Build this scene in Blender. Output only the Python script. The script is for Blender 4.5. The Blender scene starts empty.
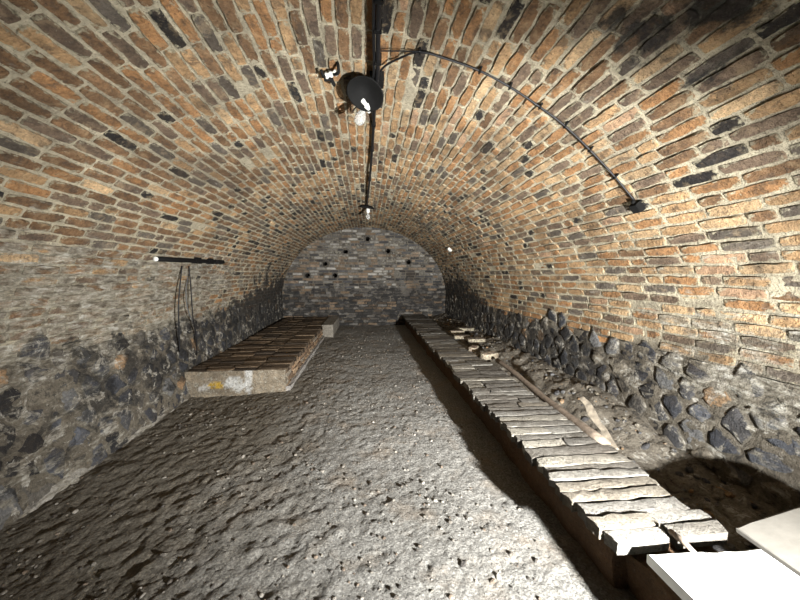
import bpy, math, random
import numpy as np
from mathutils import Vector, Matrix, noise, Euler

# ------------------------------------------------------------------ camera, world, light, exposure
scene = bpy.context.scene
COL = scene.collection
FPX, CAMZ = 330.0, 1.44
YAW = math.atan(34.0 / FPX)
PITCH = math.atan(25.0 / math.hypot(FPX, 34.0))
FWD = Vector((math.sin(YAW) * math.cos(PITCH), math.cos(YAW) * math.cos(PITCH), -math.sin(PITCH)))
RGT = Vector((math.cos(YAW), -math.sin(YAW), 0))
UPV = RGT.cross(FWD)
CAM = Vector((0, 0, CAMZ))
cd = bpy.data.cameras.new('camera')
cam = bpy.data.objects.new('camera', cd)
COL.objects.link(cam)
cd.sensor_width = 36.0
cd.lens = FPX / 800.0 * 36.0
cd.clip_start = 0.02
m3 = Matrix((RGT, UPV, -FWD)).transposed()
cam.matrix_world = Matrix.Translation(CAM) @ m3.to_4x4()
scene.camera = cam

world = bpy.data.worlds.new('world')
scene.world = world
world.use_nodes = True
world.node_tree.nodes['Background'].inputs[0].default_value = (0.5, 0.55, 0.6, 1)
world.node_tree.nodes['Background'].inputs[1].default_value = 0.02

LAMP = Vector((1.36, -0.10, 0.75))          # head of the work light standing on the bench
def spot(name, aim, watts, size, blend, rad):
    d = bpy.data.lights.new(name, 'SPOT')
    d.energy = watts
    d.spot_size = math.radians(size)
    d.spot_blend = blend
    d.shadow_soft_size = rad
    d.color = (1.0, 0.995, 0.965)
    o = bpy.data.objects.new(name, d)
    COL.objects.link(o)
    o.location = LAMP
    o.rotation_euler = (Vector(aim) - LAMP).to_track_quat('-Z', 'Y').to_euler()
    return o
spot('work_light_wide_beam', LAMP + Vector((-0.27, 1.0, 0.05)), 1950, 117, 1.0, 0.035)
spot('added_far_beam', (-0.3, 9.5, 1.35), 1300, 58, 1.0, 0.035)  # added lamp at the same point, only to brighten the far vault

scene.view_settings.view_transform = 'Standard'
scene.view_settings.look = 'None'
scene.view_settings.gamma = 1.0
scene.view_settings.use_curve_mapping = False
scene.view_settings.exposure = 0.12

# ------------------------------------------------------------------ helpers
rnd = random.Random(7)

def lin(r, g, b):
    f = lambda c: ((c / 255 + 0.055) / 1.055) ** 2.4 if c > 10 else c / 255 / 12.92
    return (f(r), f(g), f(b))

def ray(px, py):
    return FWD * FPX + RGT * (px - 400) + UPV * (300 - py)

def at_z(px, py, z):
    r = ray(px, py)
    return CAM + r * ((z - CAMZ) / r.z)

def at_x(px, py, x):
    r = ray(px, py)
    return CAM + r * (x / r.x)

def project(p):
    v = Vector(p) - CAM
    d = v.dot(FWD)
    if d < 0.05:
        return None
    return 400 + FPX * v.dot(RGT) / d, 300 - FPX * v.dot(UPV) / d

def sstep(a, b, x):
    t = min(1.0, max(0.0, (x - a) / (b - a)))
    return t * t * (3 - 2 * t)

def band(a, b, c, d, x):
    return sstep(a, b, x) * (1 - sstep(c, d, x))

def ns(x, y, z, s=1.0):
    return noise.noise(Vector((x * s, y * s, z * s)))

def fr(x, y, z, s, o=4):
    return noise.fractal(Vector((x * s, y * s, z * s)), 0.9, 2.0, o)

# vault profile (floor level z = 0): vertical walls up to the springing, half ellipse above
HALF, RISE, SPRING = 2.33, 1.95, 0.84
_n = 1400
_th = [math.pi * i / _n for i in range(_n + 1)]
_px = [-HALF * math.cos(t) for t in _th]
_pz = [SPRING + RISE * math.sin(t) for t in _th]
_cum = [0.0]
for i in range(1, _n + 1):
    _cum.append(_cum[-1] + math.hypot(_px[i] - _px[i - 1], _pz[i] - _pz[i - 1]))
ARC = _cum[-1]
S_TOT = ARC + 2 * SPRING
_cn = np.array(_cum)

def prof(s):
    """s runs from the left floor line over the vault to the right floor line -> x, z, inward normal"""
    if s <= SPRING:
        return -HALF, s, 1.0, 0.0
    if s >= SPRING + ARC:
        return HALF, S_TOT - s, -1.0, 0.0
    t = float(np.interp(s - SPRING, _cn, _th))
    x, z = -HALF * math.cos(t), SPRING + RISE * math.sin(t)
    nx, nz = -x / HALF ** 2, -(z - SPRING) / RISE ** 2
    l = math.hypot(nx, nz)
    return x, z, nx / l, nz / l

def batter(s, y):
    return 0.16 * (1 - s / SPRING) * (1 - sstep(5.0, 9.0, y)) if s < SPRING else 0.0

def vpt(s, y, off):
    x, z, nx, nz = prof(s)
    return (x + nx * off + batter(s, y), y, z + nz * off)

def on_vault(px, py, off=0.0):
    r = ray(px, py)
    a, b, z0 = HALF - off, RISE - off, SPRING - CAMZ
    A = (r.x / a) ** 2 + (r.z / b) ** 2
    B = -2 * r.z * z0 / b ** 2
    C = (z0 / b) ** 2 - 1
    t = (-B + math.sqrt(B * B - 4 * A * C)) / (2 * A)
    return CAM + r * t

# stains with a shape of their own: lime bloom and soot, plus some shade put into the soot tone
def lime_of(x, y, z):
    w = 0.10
    if x < 0:
        w += 0.55 * band(0.55, 0.95, 1.45, 1.95, z) * band(-1, 0.4, 4.5, 7.5, y)
        w += 0.08 * band(1.5, 1.9, 2.2, 2.6, z) * (1 - sstep(1.6, 3.2, y))
        w += 0.30 * (1 - sstep(0.5, 0.9, z)) * (1 - sstep(3, 5, y))
    else:
        w += 0.38 * band(0.5, 0.75, 1.0, 1.35, z) * (1 - sstep(1.8, 3.2, y))
        w += 0.20 * (1 - sstep(0.6, 0.9, z)) * (1 - sstep(2.0, 4.0, y))
        w += 0.12 * band(0.9, 1.1, 1.5, 2.0, z)
    w += 0.25 * sstep(5.5, 7.5, y) * (1 - sstep(1.4, 2.2, z))
    return w

def soot_shade_of(x, y, z):
    if x < 0:
        k = 0.52 * band(-0.05, 0.2, 0.68, 1.32, z) * (0.72 + 0.28 * sstep(2.2, 3.4, y))
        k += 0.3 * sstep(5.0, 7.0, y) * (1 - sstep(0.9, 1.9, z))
    else:
        k = 0.64 * (1 - sstep(0.66, 1.16, z)) * (0.35 + 0.65 * sstep(2.0, 3.6, y))
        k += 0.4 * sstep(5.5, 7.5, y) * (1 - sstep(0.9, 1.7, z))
        k += 0.40 * sstep(1.85, 2.35, z) * sstep(0.55, 1.2, x) * (1 - sstep(1.4, 2.4, y))  # near upper right: soot, and the dimmer light there put into the tone
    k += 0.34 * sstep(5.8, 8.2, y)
    return k

class MB:
    def __init__(self):
        self.v, self.f, self.c, self.w, self.k, self.e = [], [], [], [], [], []
    def vert(self, p, c=(0.5, 0.5, 0.5), w=0.0, k=0.0, e=0.0):
        self.v.append(tuple(p)); self.c.append(c); self.w.append(w); self.k.append(k); self.e.append(e)
        return len(self.v) - 1
    def face(self, *i):
        self.f.append(tuple(i))
    def add(self, o):
        n = len(self.v)
        self.v += o.v; self.c += o.c; self.w += o.w; self.k += o.k; self.e += o.e
        self.f += [tuple(i + n for i in f) for f in o.f]
    def box(self, x0, x1, y0, y1, z0, z1, c=(0.5,) * 3, mat=None, w=0, k=0):
        ids = []
        for z in (z0, z1):
            for (x, y) in ((x0, y0), (x1, y0), (x1, y1), (x0, y1)):
                p = Vector((x, y, z))
                ids.append(self.vert(mat @ p if mat else p, c, w, k))
        a = ids
        for f in ((0, 3, 2, 1), (4, 5, 6, 7), (0, 1, 5, 4), (1, 2, 6, 5), (2, 3, 7, 6), (3, 0, 4, 7)):
            self.face(*[a[i] for i in f])
    def tube(self, pts, radii, n=8, c=(0.5,) * 3, caps=True):
        pts = [Vector(p) for p in pts]
        if not hasattr(radii, '__len__'):
            radii = [radii] * len(pts)
        rings, prev = [], None
        for i, p in enumerate(pts):
            t = (pts[min(i + 1, len(pts) - 1)] - pts[max(i - 1, 0)]).normalized()
            if prev is None:
                u = t.orthogonal().normalized()
            else:
                u = (prev - t * prev.dot(t)).normalized()
            prev = u
            w = t.cross(u)
            rings.append([self.vert(p + (u * math.cos(2 * math.pi * j / n) + w * math.sin(2 * math.pi * j / n)) * radii[i], c) for j in range(n)])
        for a, b in zip(rings, rings[1:]):
            for j in range(n):
                self.face(a[j], a[(j + 1) % n], b[(j + 1) % n], b[j])
        if caps:
            self.face(*reversed(rings[0])); self.face(*rings[-1])
    def lathe(self, prof_, n=20, c=(0.5,) * 3, mat=None):
        rings = []
        for r, z in prof_:
            if r < 1e-6:
                p = Vector((0, 0, z))
                rings.append([self.vert(mat @ p if mat else p, c)])
            else:
                row = []
                for j in range(n):
                    p = Vector((r * math.cos(2 * math.pi * j / n), r * math.sin(2 * math.pi * j / n), z))
                    row.append(self.vert(mat @ p if mat else p, c))
                rings.append(row)
        for a, b in zip(rings, rings[1:]):
            for j in range(n):
                k = (j + 1) % n
                if len(a) == 1:
                    self.face(a[0], b[k], b[j])
                elif len(b) == 1:
                    self.face(a[j], a[k], b[0])
                else:
                    self.face(a[j], a[k], b[k], b[j])
    def build(self, name, mat, parent=None, smooth=True, origin=None):
        if origin is None:
            if parent is not None or not self.v:
                origin = Vector((0, 0, 0))
                if self.v:
                    origin = sum((Vector(p) for p in self.v), Vector()) / len(self.v)
            else:
                origin = Vector((0, 0, 0))
        origin = Vector(origin)
        me = bpy.data.meshes.new(name)
        ox, oy, oz = origin
        me.from_pydata([(p[0] - ox, p[1] - oy, p[2] - oz) for p in self.v], [], self.f)
        a = me.attributes.new('Col', 'FLOAT_COLOR', 'POINT')
        arr = np.ones((len(self.v), 4), dtype=np.float32)
        arr[:, :3] = np.array(self.c, dtype=np.float32)
        a.data.foreach_set('color', arr.ravel())
        for nm, dat in (('lime', self.w), ('soot_shade', self.k), ('edge', self.e)):
            b = me.attributes.new(nm, 'FLOAT', 'POINT')
            b.data.foreach_set('value', np.array(dat, dtype=np.float32))
        if smooth:
            me.polygons.foreach_set('use_smooth', np.ones(len(me.polygons), dtype=bool))
        me.materials.append(mat)
        me.update()
        o = bpy.data.objects.new(name, me)
        COL.objects.link(o)
        if parent is not None:
            o.parent = parent
            o.location = origin - wloc(parent)
        else:
            o.location = origin
        return o

def wloc(o):
    p = Vector(o.location)
    while o.parent is not None:
        o = o.parent
        p += Vector(o.location)
    return p

def tag(o, label=None, cat=None, group=None, kind=None):
    if label: o['label'] = label
    if cat: o['category'] = cat
    if group: o['group'] = group
    if kind: o['kind'] = kind
    return o

def empty(name, loc):
    o = bpy.data.objects.new(name, None)
    o.empty_display_size = 0.1
    COL.objects.link(o)
    o.location = loc
    return o

# ------------------------------------------------------------------ materials
def new_mat(name, rough=0.9):
    m = bpy.data.materials.new(name)
    m.use_nodes = True
    nt = m.node_tree
    b = nt.nodes['Principled BSDF']
    b.inputs['Roughness'].default_value = rough
    b.inputs['Specular IOR Level'].default_value = 0.25
    return m, nt, b

def nmath(nt, op, a, b=None, c=None, clamp=False):
    n = nt.nodes.new('ShaderNodeMath'); n.operation = op; n.use_clamp = clamp
    for i, v in enumerate((a, b, c)):
        if v is None: continue
        if isinstance(v, (int, float)): n.inputs[i].default_value = v
        else: nt.links.new(v, n.inputs[i])
    return n.outputs[0]

def nnoise(nt, vec, scale, detail=4, rough=0.6, dist=0.0):
    n = nt.nodes.new('ShaderNodeTexNoise')
    n.inputs['Scale'].default_value = scale
    n.inputs['Detail'].default_value = detail
    n.inputs['Roughness'].default_value = rough
    n.inputs['Distortion'].default_value = dist
    nt.links.new(vec, n.inputs['Vector'])
    return n.outputs['Fac']

def nmix(nt, fac, a, b, mode='MIX'):
    n = nt.nodes.new('ShaderNodeMix'); n.data_type = 'RGBA'; n.blend_type = mode
    for s, v in ((n.inputs[0], fac), (n.inputs[6], a), (n.inputs[7], b)):
        if isinstance(v, (int, float)): s.default_value = v
        elif isinstance(v, tuple): s.default_value = (*v, 1)
        else: nt.links.new(v, s)
    return n.outputs[2]

def nramp(nt, fac, stops):
    n = nt.nodes.new('ShaderNodeValToRGB')
    e = n.color_ramp.elements
    while len(e) < len(stops): e.new(0.5)
    for el, (p, c) in zip(e, stops):
        el.position = p; el.color = (*c, 1)
    nt.links.new(fac, n.inputs[0])
    return n.outputs[0]

def npos(nt, stretch=None):
    g = nt.nodes.new('ShaderNodeNewGeometry').outputs['Position']
    if stretch is None: return g
    n = nt.nodes.new('ShaderNodeVectorMath'); n.operation = 'MULTIPLY'
    nt.links.new(g, n.inputs[0]); n.inputs[1].default_value = stretch
    return n.outputs[0]

def nbump(nt, bsdf, layers):
    prev = None
    for h, strength, dist in layers:
        n = nt.nodes.new('ShaderNodeBump')
        n.inputs['Strength'].default_value = strength
        n.inputs['Distance'].default_value = dist
        nt.links.new(h, n.inputs['Height'])
        if prev is not None: nt.links.new(prev, n.inputs['Normal'])
        prev = n.outputs[0]
    nt.links.new(prev, bsdf.inputs['Normal'])

def attr(nt, name):
    n = nt.nodes.new('ShaderNodeAttribute'); n.attribute_name = name
    return n

def masonry(name, grain=1.0, bump=1.0, limec=(188, 184, 168), limek=1.0, smear=0.0, smearc=((138, 130, 108), (200, 193, 168)), patch=0.0, soot_shade_k=0.9, burn=0.0):
    m, nt, b = new_mat(name, 0.92)
    P = npos(nt)
    col = attr(nt, 'Col').outputs['Color']
    n1 = nnoise(nt, P, 55, 6, 0.7)
    n2 = nnoise(nt, P, 11, 4, 0.6)
    v = nmath(nt, 'MULTIPLY_ADD', n1, 1.5 * grain, 1.0 - 0.75 * grain)
    v2 = nmath(nt, 'MULTIPLY_ADD', n2, 1.1 * grain, 1.0 - 0.55 * grain)
    vv = nmath(nt, 'MULTIPLY', v, v2)
    cc = nt.nodes.new('ShaderNodeCombineColor')
    for i in range(3): nt.links.new(vv, cc.inputs[i])
    c = nmix(nt, 1.0, col, cc.outputs[0], 'MULTIPLY')
    # burnt and bleached areas within the pieces
    n6 = nnoise(nt, npos(nt, (11, 8, 11)), 1.0, 5, 0.68, 0.5)
    c = nmix(nt, nmath(nt, 'MULTIPLY', nmath(nt, 'DIVIDE', nmath(nt, 'SUBTRACT', n6, 0.53), 0.09, clamp=True), 0.62 * burn), c, lin(80, 70, 62))
    c = nmix(nt, nmath(nt, 'MULTIPLY', nmath(nt, 'DIVIDE', nmath(nt, 'SUBTRACT', 0.46, n6), 0.12, clamp=True), 0.32 * burn), c, lin(206, 180, 142))
    # speckle of dark pits and pale grains
    n5 = nnoise(nt, P, 62, 6, 0.8)
    c = nmix(nt, nmath(nt, 'MULTIPLY', nmath(nt, 'DIVIDE', nmath(nt, 'SUBTRACT', 0.45, n5), 0.10, clamp=True), 0.72), c, lin(50, 42, 36))
    c = nmix(nt, nmath(nt, 'MULTIPLY', nmath(nt, 'DIVIDE', nmath(nt, 'SUBTRACT', n5, 0.60), 0.10, clamp=True), 0.40), c, lin(206, 196, 176))
    # mortar smeared over the rims of the pieces
    ne = nnoise(nt, P, 30, 5, 0.7)
    em = nmath(nt, 'MULTIPLY_ADD', ne, 1.5, nmath(nt, 'ADD', attr(nt, 'edge').outputs['Fac'], smear))
    em = nmath(nt, 'DIVIDE', nmath(nt, 'SUBTRACT', em, 1.66), 0.16, clamp=True)
    mc = nramp(nt, n1, [(0.3, lin(*smearc[0])), (0.7, lin(*smearc[1]))])
    c = nmix(nt, nmath(nt, 'MULTIPLY', em, 0.9), c, mc)
    n7 = nnoise(nt, P, 1.8, 5, 0.62, 0.3)
    c = nmix(nt, nmath(nt, 'MULTIPLY', nmath(nt, 'DIVIDE', nmath(nt, 'SUBTRACT', n7, 0.47), 0.2, clamp=True), 0.42), c, lin(72, 62, 52))
    # grime streaked along the courses
    ngr = nnoise(nt, npos(nt, (20, 3.5, 20)), 1.0, 6, 0.7, 0.5)
    gm = nmath(nt, 'MULTIPLY', nmath(nt, 'DIVIDE', nmath(nt, 'SUBTRACT', ngr, 0.50), 0.14, clamp=True), nmath(nt, 'MULTIPLY_ADD', attr(nt, 'lime').outputs['Fac'], 0.8, 0.15, clamp=True))
    c = nmix(nt, gm, c, lin(74, 66, 56))
    # lime bloom, streaked along the courses
    nl = nnoise(nt, npos(nt, (16, 5, 16)), 1.0, 6, 0.68, 0.4)
    lm = nmath(nt, 'MULTIPLY_ADD', attr(nt, 'lime').outputs['Fac'], 0.62 * limek, nl)
    lm = nmath(nt, 'DIVIDE', nmath(nt, 'SUBTRACT', lm, 0.735), 0.13, clamp=True)
    lv = nnoise(nt, npos(nt, (30, 9, 30)), 1.0, 6, 0.72, 0.4)
    lc = nramp(nt, lv, [(0.36, lin(78, 72, 63)), (0.47, lin(132, 126, 113)), (0.56, lin(166, 161, 148)), (0.66, lin(206, 204, 196))])
    c = nmix(nt, nmath(nt, 'MULTIPLY', lm, 0.82), c, lc)
    # soot, with painted shade carried in the same tone
    nk = nnoise(nt, npos(nt, (5.5, 3.6, 5.5)), 1.0, 6, 0.66, 0.4)
    km = nmath(nt, 'MULTIPLY_ADD', attr(nt, 'soot_shade').outputs['Fac'], 0.62, nk)
    km = nmath(nt, 'DIVIDE', nmath(nt, 'SUBTRACT', km, 0.76), 0.10, clamp=True)
    kc = nramp(nt, n1, [(0.3, lin(22, 22, 23)), (0.7, lin(58, 57, 56))])
    c = nmix(nt, nmath(nt, 'MULTIPLY', km, soot_shade_k), c, kc)
    if patch:
        npt = nnoise(nt, P, 6.5, 6, 0.72, 0.6)
        pm = nmath(nt, 'DIVIDE', nmath(nt, 'SUBTRACT', npt, 0.545), 0.05, clamp=True)
        pc = nramp(nt, lv, [(0.36, lin(88, 83, 75)), (0.5, lin(158, 152, 140)), (0.63, lin(208, 205, 196))])
        c = nmix(nt, nmath(nt, 'MULTIPLY', pm, patch), c, pc)
        pk = nmath(nt, 'DIVIDE', nmath(nt, 'SUBTRACT', 0.43, npt), 0.06, clamp=True)
        c = nmix(nt, nmath(nt, 'MULTIPLY', pk, 0.7), c, lin(34, 34, 36))
    nt.links.new(c, b.inputs['Base Color'])
    nf = nnoise(nt, P, 150, 5, 0.7)
    ng = nnoise(nt, P, 38, 4, 0.65)
    nbump(nt, b, [(lv, 0.5 * bump, 0.03), (ng, 0.85 * bump, 0.024), (nf, 0.8 * bump, 0.008)])
    return m

M_BRICK = masonry('brick_clay', 1.1, 1.1, smear=-0.02, burn=1.0)
M_MORTAR = masonry('lime_mortar', 0.75, 1.3)
M_WALLBED = masonry('wall_bedding', 0.9, 1.5, patch=0.8, soot_shade_k=0.75)
M_SOOTY = masonry('sooty_brick', 1.0, 1.0, soot_shade_k=0.72)
M_SLAB = masonry('worn_slab', 0.8, 1.3, smear=-2.0)
M_STONE = masonry('rubble_stone', 1.1, 1.4, smear=0.1, smearc=((78, 74, 68), (144, 137, 122)), patch=0.8, soot_shade_k=0.75)
M_SOIL, nt, b = new_mat('trodden_earth', 0.95)
P = npos(nt)
g1 = nnoise(nt, P, 3.0, 5, 0.6); g2 = nnoise(nt, P, 70, 5, 0.75); g3 = nnoise(nt, P, 1.1, 3, 0.5)
c = nramp(nt, g2, [(0.30, lin(80, 78, 75)), (0.5, lin(130, 128, 123)), (0.68, lin(172, 170, 164))])
c = nmix(nt, nmath(nt, 'MULTIPLY', nmath(nt, 'DIVIDE', nmath(nt, 'SUBTRACT', g1, 0.52), 0.16, clamp=True), 0.45), c, lin(142, 126, 107))
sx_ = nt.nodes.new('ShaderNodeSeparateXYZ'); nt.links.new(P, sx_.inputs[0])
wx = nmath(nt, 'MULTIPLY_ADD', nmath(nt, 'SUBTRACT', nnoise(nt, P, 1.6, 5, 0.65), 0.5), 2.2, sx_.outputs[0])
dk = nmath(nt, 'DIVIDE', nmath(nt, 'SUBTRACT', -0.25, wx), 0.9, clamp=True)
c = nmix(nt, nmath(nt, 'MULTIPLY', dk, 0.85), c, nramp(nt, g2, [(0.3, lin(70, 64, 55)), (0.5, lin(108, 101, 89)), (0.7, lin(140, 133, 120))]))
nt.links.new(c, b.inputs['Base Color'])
nbump(nt, b, [(nnoise(nt, P, 24, 5, 0.65), 0.9, 0.045), (nnoise(nt, P, 75, 5, 0.75), 0.9, 0.018)])

def simple(name, rgb, rough=0.6, metal=0.0, var=0.25, scale=40, bump=0.2):
    m, nt, b = new_mat(name, rough)
    b.inputs['Metallic'].default_value = metal
    P = npos(nt)
    n = nnoise(nt, P, scale, 5, 0.65)
    lo = tuple(q * (1 - var) for q in lin(*rgb)); hi = tuple(min(1, q * (1 + var)) for q in lin(*rgb))
    nt.links.new(nramp(nt, n, [(0.3, lo), (0.7, hi)]), b.inputs['Base Color'])
    nbump(nt, b, [(n, bump, 0.004)])
    return m

M_BLACK = simple('black_enamel', (10, 10, 10), 0.8)
M_CABLE = simple('black_rubber_cable', (26, 26, 28), 0.45, bump=0.05)
M_GREYMETAL = simple('grey_painted_metal', (88, 90, 92), 0.5)
M_PORC = simple('white_porcelain', (226, 226, 220), 0.25, var=0.05, bump=0.02)
M_PALEWOOD = simple('bleached_wood', (112, 104, 92), 0.9, var=0.5, scale=26, bump=0.8)
M_WOOD = simple('weathered_wood', (112, 100, 88), 0.9, var=0.45, scale=30, bump=0.7)
M_WHITE = simple('white_slab', (222, 225, 224), 0.7, var=0.06, scale=14, bump=0.25)
M_BOARD = simple('grey_board', (106, 103, 97), 0.75, var=0.18, scale=9, bump=0.3)
M_GLASS, nt, b = new_mat('bulb_glass', 0.05)
b.inputs['Base Color'].default_value = (0.9, 0.9, 0.88, 1)
b.inputs['Transmission Weight'].default_value = 0.75
b.inputs['Specular IOR Level'].default_value = 0.6
M_YELLOW = simple('yellow_lamp_housing', (200, 160, 30), 0.5)

# ------------------------------------------------------------------ the shell: mortar bed of vault and walls
MORTAR = lin(197, 187, 163)
WALLM = lin(116, 109, 97)
Y0, Y1 = -2.6, 9.5
def shell(name, s0, s1, ds, ylist, depth, amp):
    m = MB()
    n = max(2, int(round((s1 - s0) / ds)))
    grid = []
    for i in range(n + 1):
        s = s0 + (s1 - s0) * i / n
        x, z, nx, nz = prof(s)
        row = []
        for y in ylist:
            d = depth + amp * fr(x, y, z, 9.0, 3)
            row.append(m.vert((x + nx * d + batter(s, y), y, z + nz * d), tuple(p * (1 - q_) + w__ * q_ for p, w__, q_ in zip(MORTAR, WALLM, (1 - sstep(0.8, 1.0, z),) * 3)), lime_of(x, y, z), soot_shade_of(x, y, z)))
        grid.append(row)
    for a, b_ in zip(grid, grid[1:]):
        for j in range(len(ylist) - 1):
            m.face(a[j], a[j + 1], b_[j + 1], b_[j])
    return m
ys = [Y0]
while ys[-1] < Y1:
    ys.append(ys[-1] + (0.15 if ys[-1] < 0 else 0.045 + 0.006 * ys[-1]))
ys[-1] = Y1 + 0.05
ceiling = tag(shell('ceiling', SPRING, SPRING + ARC, 0.045, ys, -0.005, 0.006).build('ceiling', M_MORTAR),
    'brick barrel vault with pale lime joints spanning the whole cellar', 'ceiling', kind='structure')
wall_left = tag(shell('wall_left', -0.25, SPRING, 0.04, ys, 0.002, 0.022).build('wall_left', M_WALLBED),
    'low rubble wall stained black, under the left springing of the vault', 'wall', kind='structure')
wall_right = tag(shell('wall_right', SPRING + ARC, S_TOT + 0.25, 0.04, ys, 0.002, 0.022).build('wall_right', M_WALLBED),
    'low rubble wall of dark stones behind the right bench', 'wall', kind='structure')

# ------------------------------------------------------------------ vault bricks
PAL = {
    'tan': lin(178, 145, 107), 'orange': lin(168, 126, 86), 'pale': lin(198, 168, 130), 'brown': lin(130, 101, 74),
    'violet': lin(120, 102, 86), 'grey': lin(104, 96, 87), 'black': lin(40, 39, 39), 'rose': lin(188, 154, 124)}
def pick(weights):
    t = rnd.random() * sum(w for _, w in weights)
    for k, w in weights:
        t -= w
        if t <= 0: break
    c = PAL[k]
    g = rnd.uniform(0.8, 1.2)
    return tuple(q * g for q in c)

def top_edge(side, y):
    return SPRING - 0.02 + 0.16 * fr(side * 7.3, y, 0, 1.3, 3) + 0.07 * ns(side * 3, y, 0, 5)

def brick(pt, u0, u1, v0, v1, h, col, lime, soot_shade, nu=4, nv=2, seed=0):
    """one brick; pt(u, v, off) maps along-course u, across-course v, outward offset to space"""
    m = MB()
    r = random.Random(seed)
    ju, jv = 0.010, 0.005
    du0, du1, dv0, dv1 = r.uniform(-ju, ju), r.uniform(-ju, ju), r.uniform(-jv, jv), r.uniform(-jv, jv)
    tilt_u, tilt_v = r.uniform(-.003, .003), r.uniform(-.003, .003)
    e = 0.004
    rings = {}
    L, W = u1 - u0, v1 - v0
    def put(i, j, inset, off):
        fu, fv = i / nu, j / nv
        u = u0 + inset + (L - 2 * inset) * fu + du0 * (1 - fu) * .3 + du1 * fu * .3
        v = v0 + inset + (W - 2 * inset) * fv + dv0 * (1 - fu) + dv1 * fu
        if 0 < i < nu and j in (0, nv): v += r.uniform(-.005, .005)
        if i in (0, nu) and j in (0, nv):       # worn corners
            u += (0.008 if i == 0 else -0.008) * r.uniform(.2, 1); v += (0.006 if j == 0 else -0.006) * r.uniform(.2, 1)
        rim_ = i in (0, nu) or j in (0, nv)
        return m.vert(pt(u, v, off + tilt_u * (fu - .5) * 2 + tilt_v * (fv - .5) * 2), col, lime, soot_shade, (1.0 if nv > 1 else 0.5) if rim_ else 0.0)
    top = [[put(i, j, e, h * (1 if 0 < i < nu and 0 < j < nv else 0.93) + r.uniform(-.003, .003)) for j in range(nv + 1)] for i in range(nu + 1)]
    for i in range(nu):
        for j in range(nv):
            m.face(top[i][j], top[i + 1][j], top[i + 1][j + 1], top[i][j + 1])
    per = [(i, 0) for i in range(nu)] + [(nu, j) for j in range(nv)] + [(i, nv) for i in range(nu, 0, -1)] + [(0, j) for j in range(nv, 0, -1)]
    up = []
    for i, j in per:
        q = top[i][j]
        up.append(m.vert(m.v[q], col, lime, soot_shade, 1.0 if nv > 1 else 0.5))
    low = [put(i, j, 0.0, -0.022) for i, j in per]
    for a in range(len(per)):
        b_ = (a + 1) % len(per)
        m.face(up[a], low[a], low[b_], up[b_])
    return m

bricks = []          # (score, MB)
NC = int(round(ARC / 0.0765))
PITCH_S = ARC / NC
extra = 3
for ci in range(-extra, NC + extra):
    s0 = SPRING + ci * PITCH_S
    y = -0.55 - rnd.random() * 0.3
    xm, zm, _, _ = prof(min(max(s0 + PITCH_S / 2, 0.1), S_TOT - 0.1))
    side = -1 if xm < 0 else 1
    far_zone = lambda yy: sstep(2.6, 5.0, yy)
    while y < Y1 - 0.05:
        header = rnd.random() < (0.16 + 0.2 * far_zone(y))
        L = (0.128 if header else 0.262) * rnd.uniform(0.93, 1.06)
        if y + L > Y1: L = Y1 - y
        yc = y + L / 2
        sc = s0 + PITCH_S / 2
        dist_spring = min(sc, S_TOT - sc)
        if dist_spring < top_edge(side, yc) or L < 0.05:
            y += L + 0.014
            continue
        apex = 1 - min(1, abs(xm) / HALF)
        if header:
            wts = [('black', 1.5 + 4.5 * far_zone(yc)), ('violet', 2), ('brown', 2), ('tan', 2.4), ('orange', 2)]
        elif side > 0:
            wts = [('tan', 4.2), ('orange', 3.4), ('pale', 1.6 + 1.5 * (zm < 1.7)), ('rose', 1.0), ('violet', 2.0), ('grey', 1.2), ('brown', 1.2), ('black', .22)]
        else:
            wts = [('tan', 1.5), ('orange', 1.9), ('pale', .3), ('violet', 2.2), ('grey', 1.3), ('brown', 5.0), ('black', .2)]
        if apex > 0.55: wts = wts + [('tan', 2), ('orange', 1.5), ('black', 1.3 if yc < 1.9 else .35)]
        if side > 0 and zm > 1.7 and yc < 2.2 and apex < 0.75: wts = wts + [('brown', 3), ('violet', 3), ('grey', 1.5)]
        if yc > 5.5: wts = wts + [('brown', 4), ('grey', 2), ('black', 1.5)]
        col = pick(wts)
        w, k = lime_of(xm, yc, zm), soot_shade_of(xm, yc, zm)
        if sum(col) < 0.11 and w < 0.5: w = min(w, 0.05)
        w += rnd.uniform(-.22, .16)
        worn = lime_of(xm, yc, zm)
        h = 0.004 + rnd.uniform(-.003, .004) - 0.010 * worn * rnd.random()
        if rnd.random() < 0.015: h -= 0.012
        wob = lambda yy, s=s0: 0.007 * ns(s * 2.1, yy, 4.0, 0.9) + 0.003 * ns(s * 5, yy, 1.0, 3)
        def pt(u, v, off, s=s0):
            return vpt(s + v + 0.010 * ns(s * 1.3, u, 4.0, 1.1) , u, off)
        mb = brick(pt, y, y + L, 0.0058, PITCH_S - 0.0058, h, col, w, k, 2 if header else 4, 2, rnd.randint(0, 10 ** 9))
        cn = vpt(s0 + PITCH_S / 2, yc, 0)
        pr = project(cn)
        score = 0.0
        if pr and -10 < pr[0] < 810 and -10 < pr[1] < 610:
            q = [project(pt(a, b_, 0)) for a, b_ in ((y, 0), (y + L, 0), (y + L, PITCH_S), (y, PITCH_S))]
            if all(q):
                score = 0.5 * abs(sum(q[i][0] * q[(i + 1) % 4][1] - q[(i + 1) % 4][0] * q[i][1] for i in range(4)))
        bricks.append((score, mb))
        y += L + 0.014 + rnd.uniform(-.003, .005)
bricks.sort(key=lambda t: -t[0])
def lay(lst, parent, matl, nmax=300, name='brick', rest='far_brickwork'):
    for sc, mb in lst[:nmax]:
        mb.build(name, matl, parent)
    if len(lst) > nmax:
        r = MB()
        for sc, mb in lst[nmax:]: r.add(mb)
        tag(r.build(rest, matl, parent, origin=(0, 0, 0)), kind='stuff')
lay(bricks, ceiling, M_BRICK)

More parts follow.
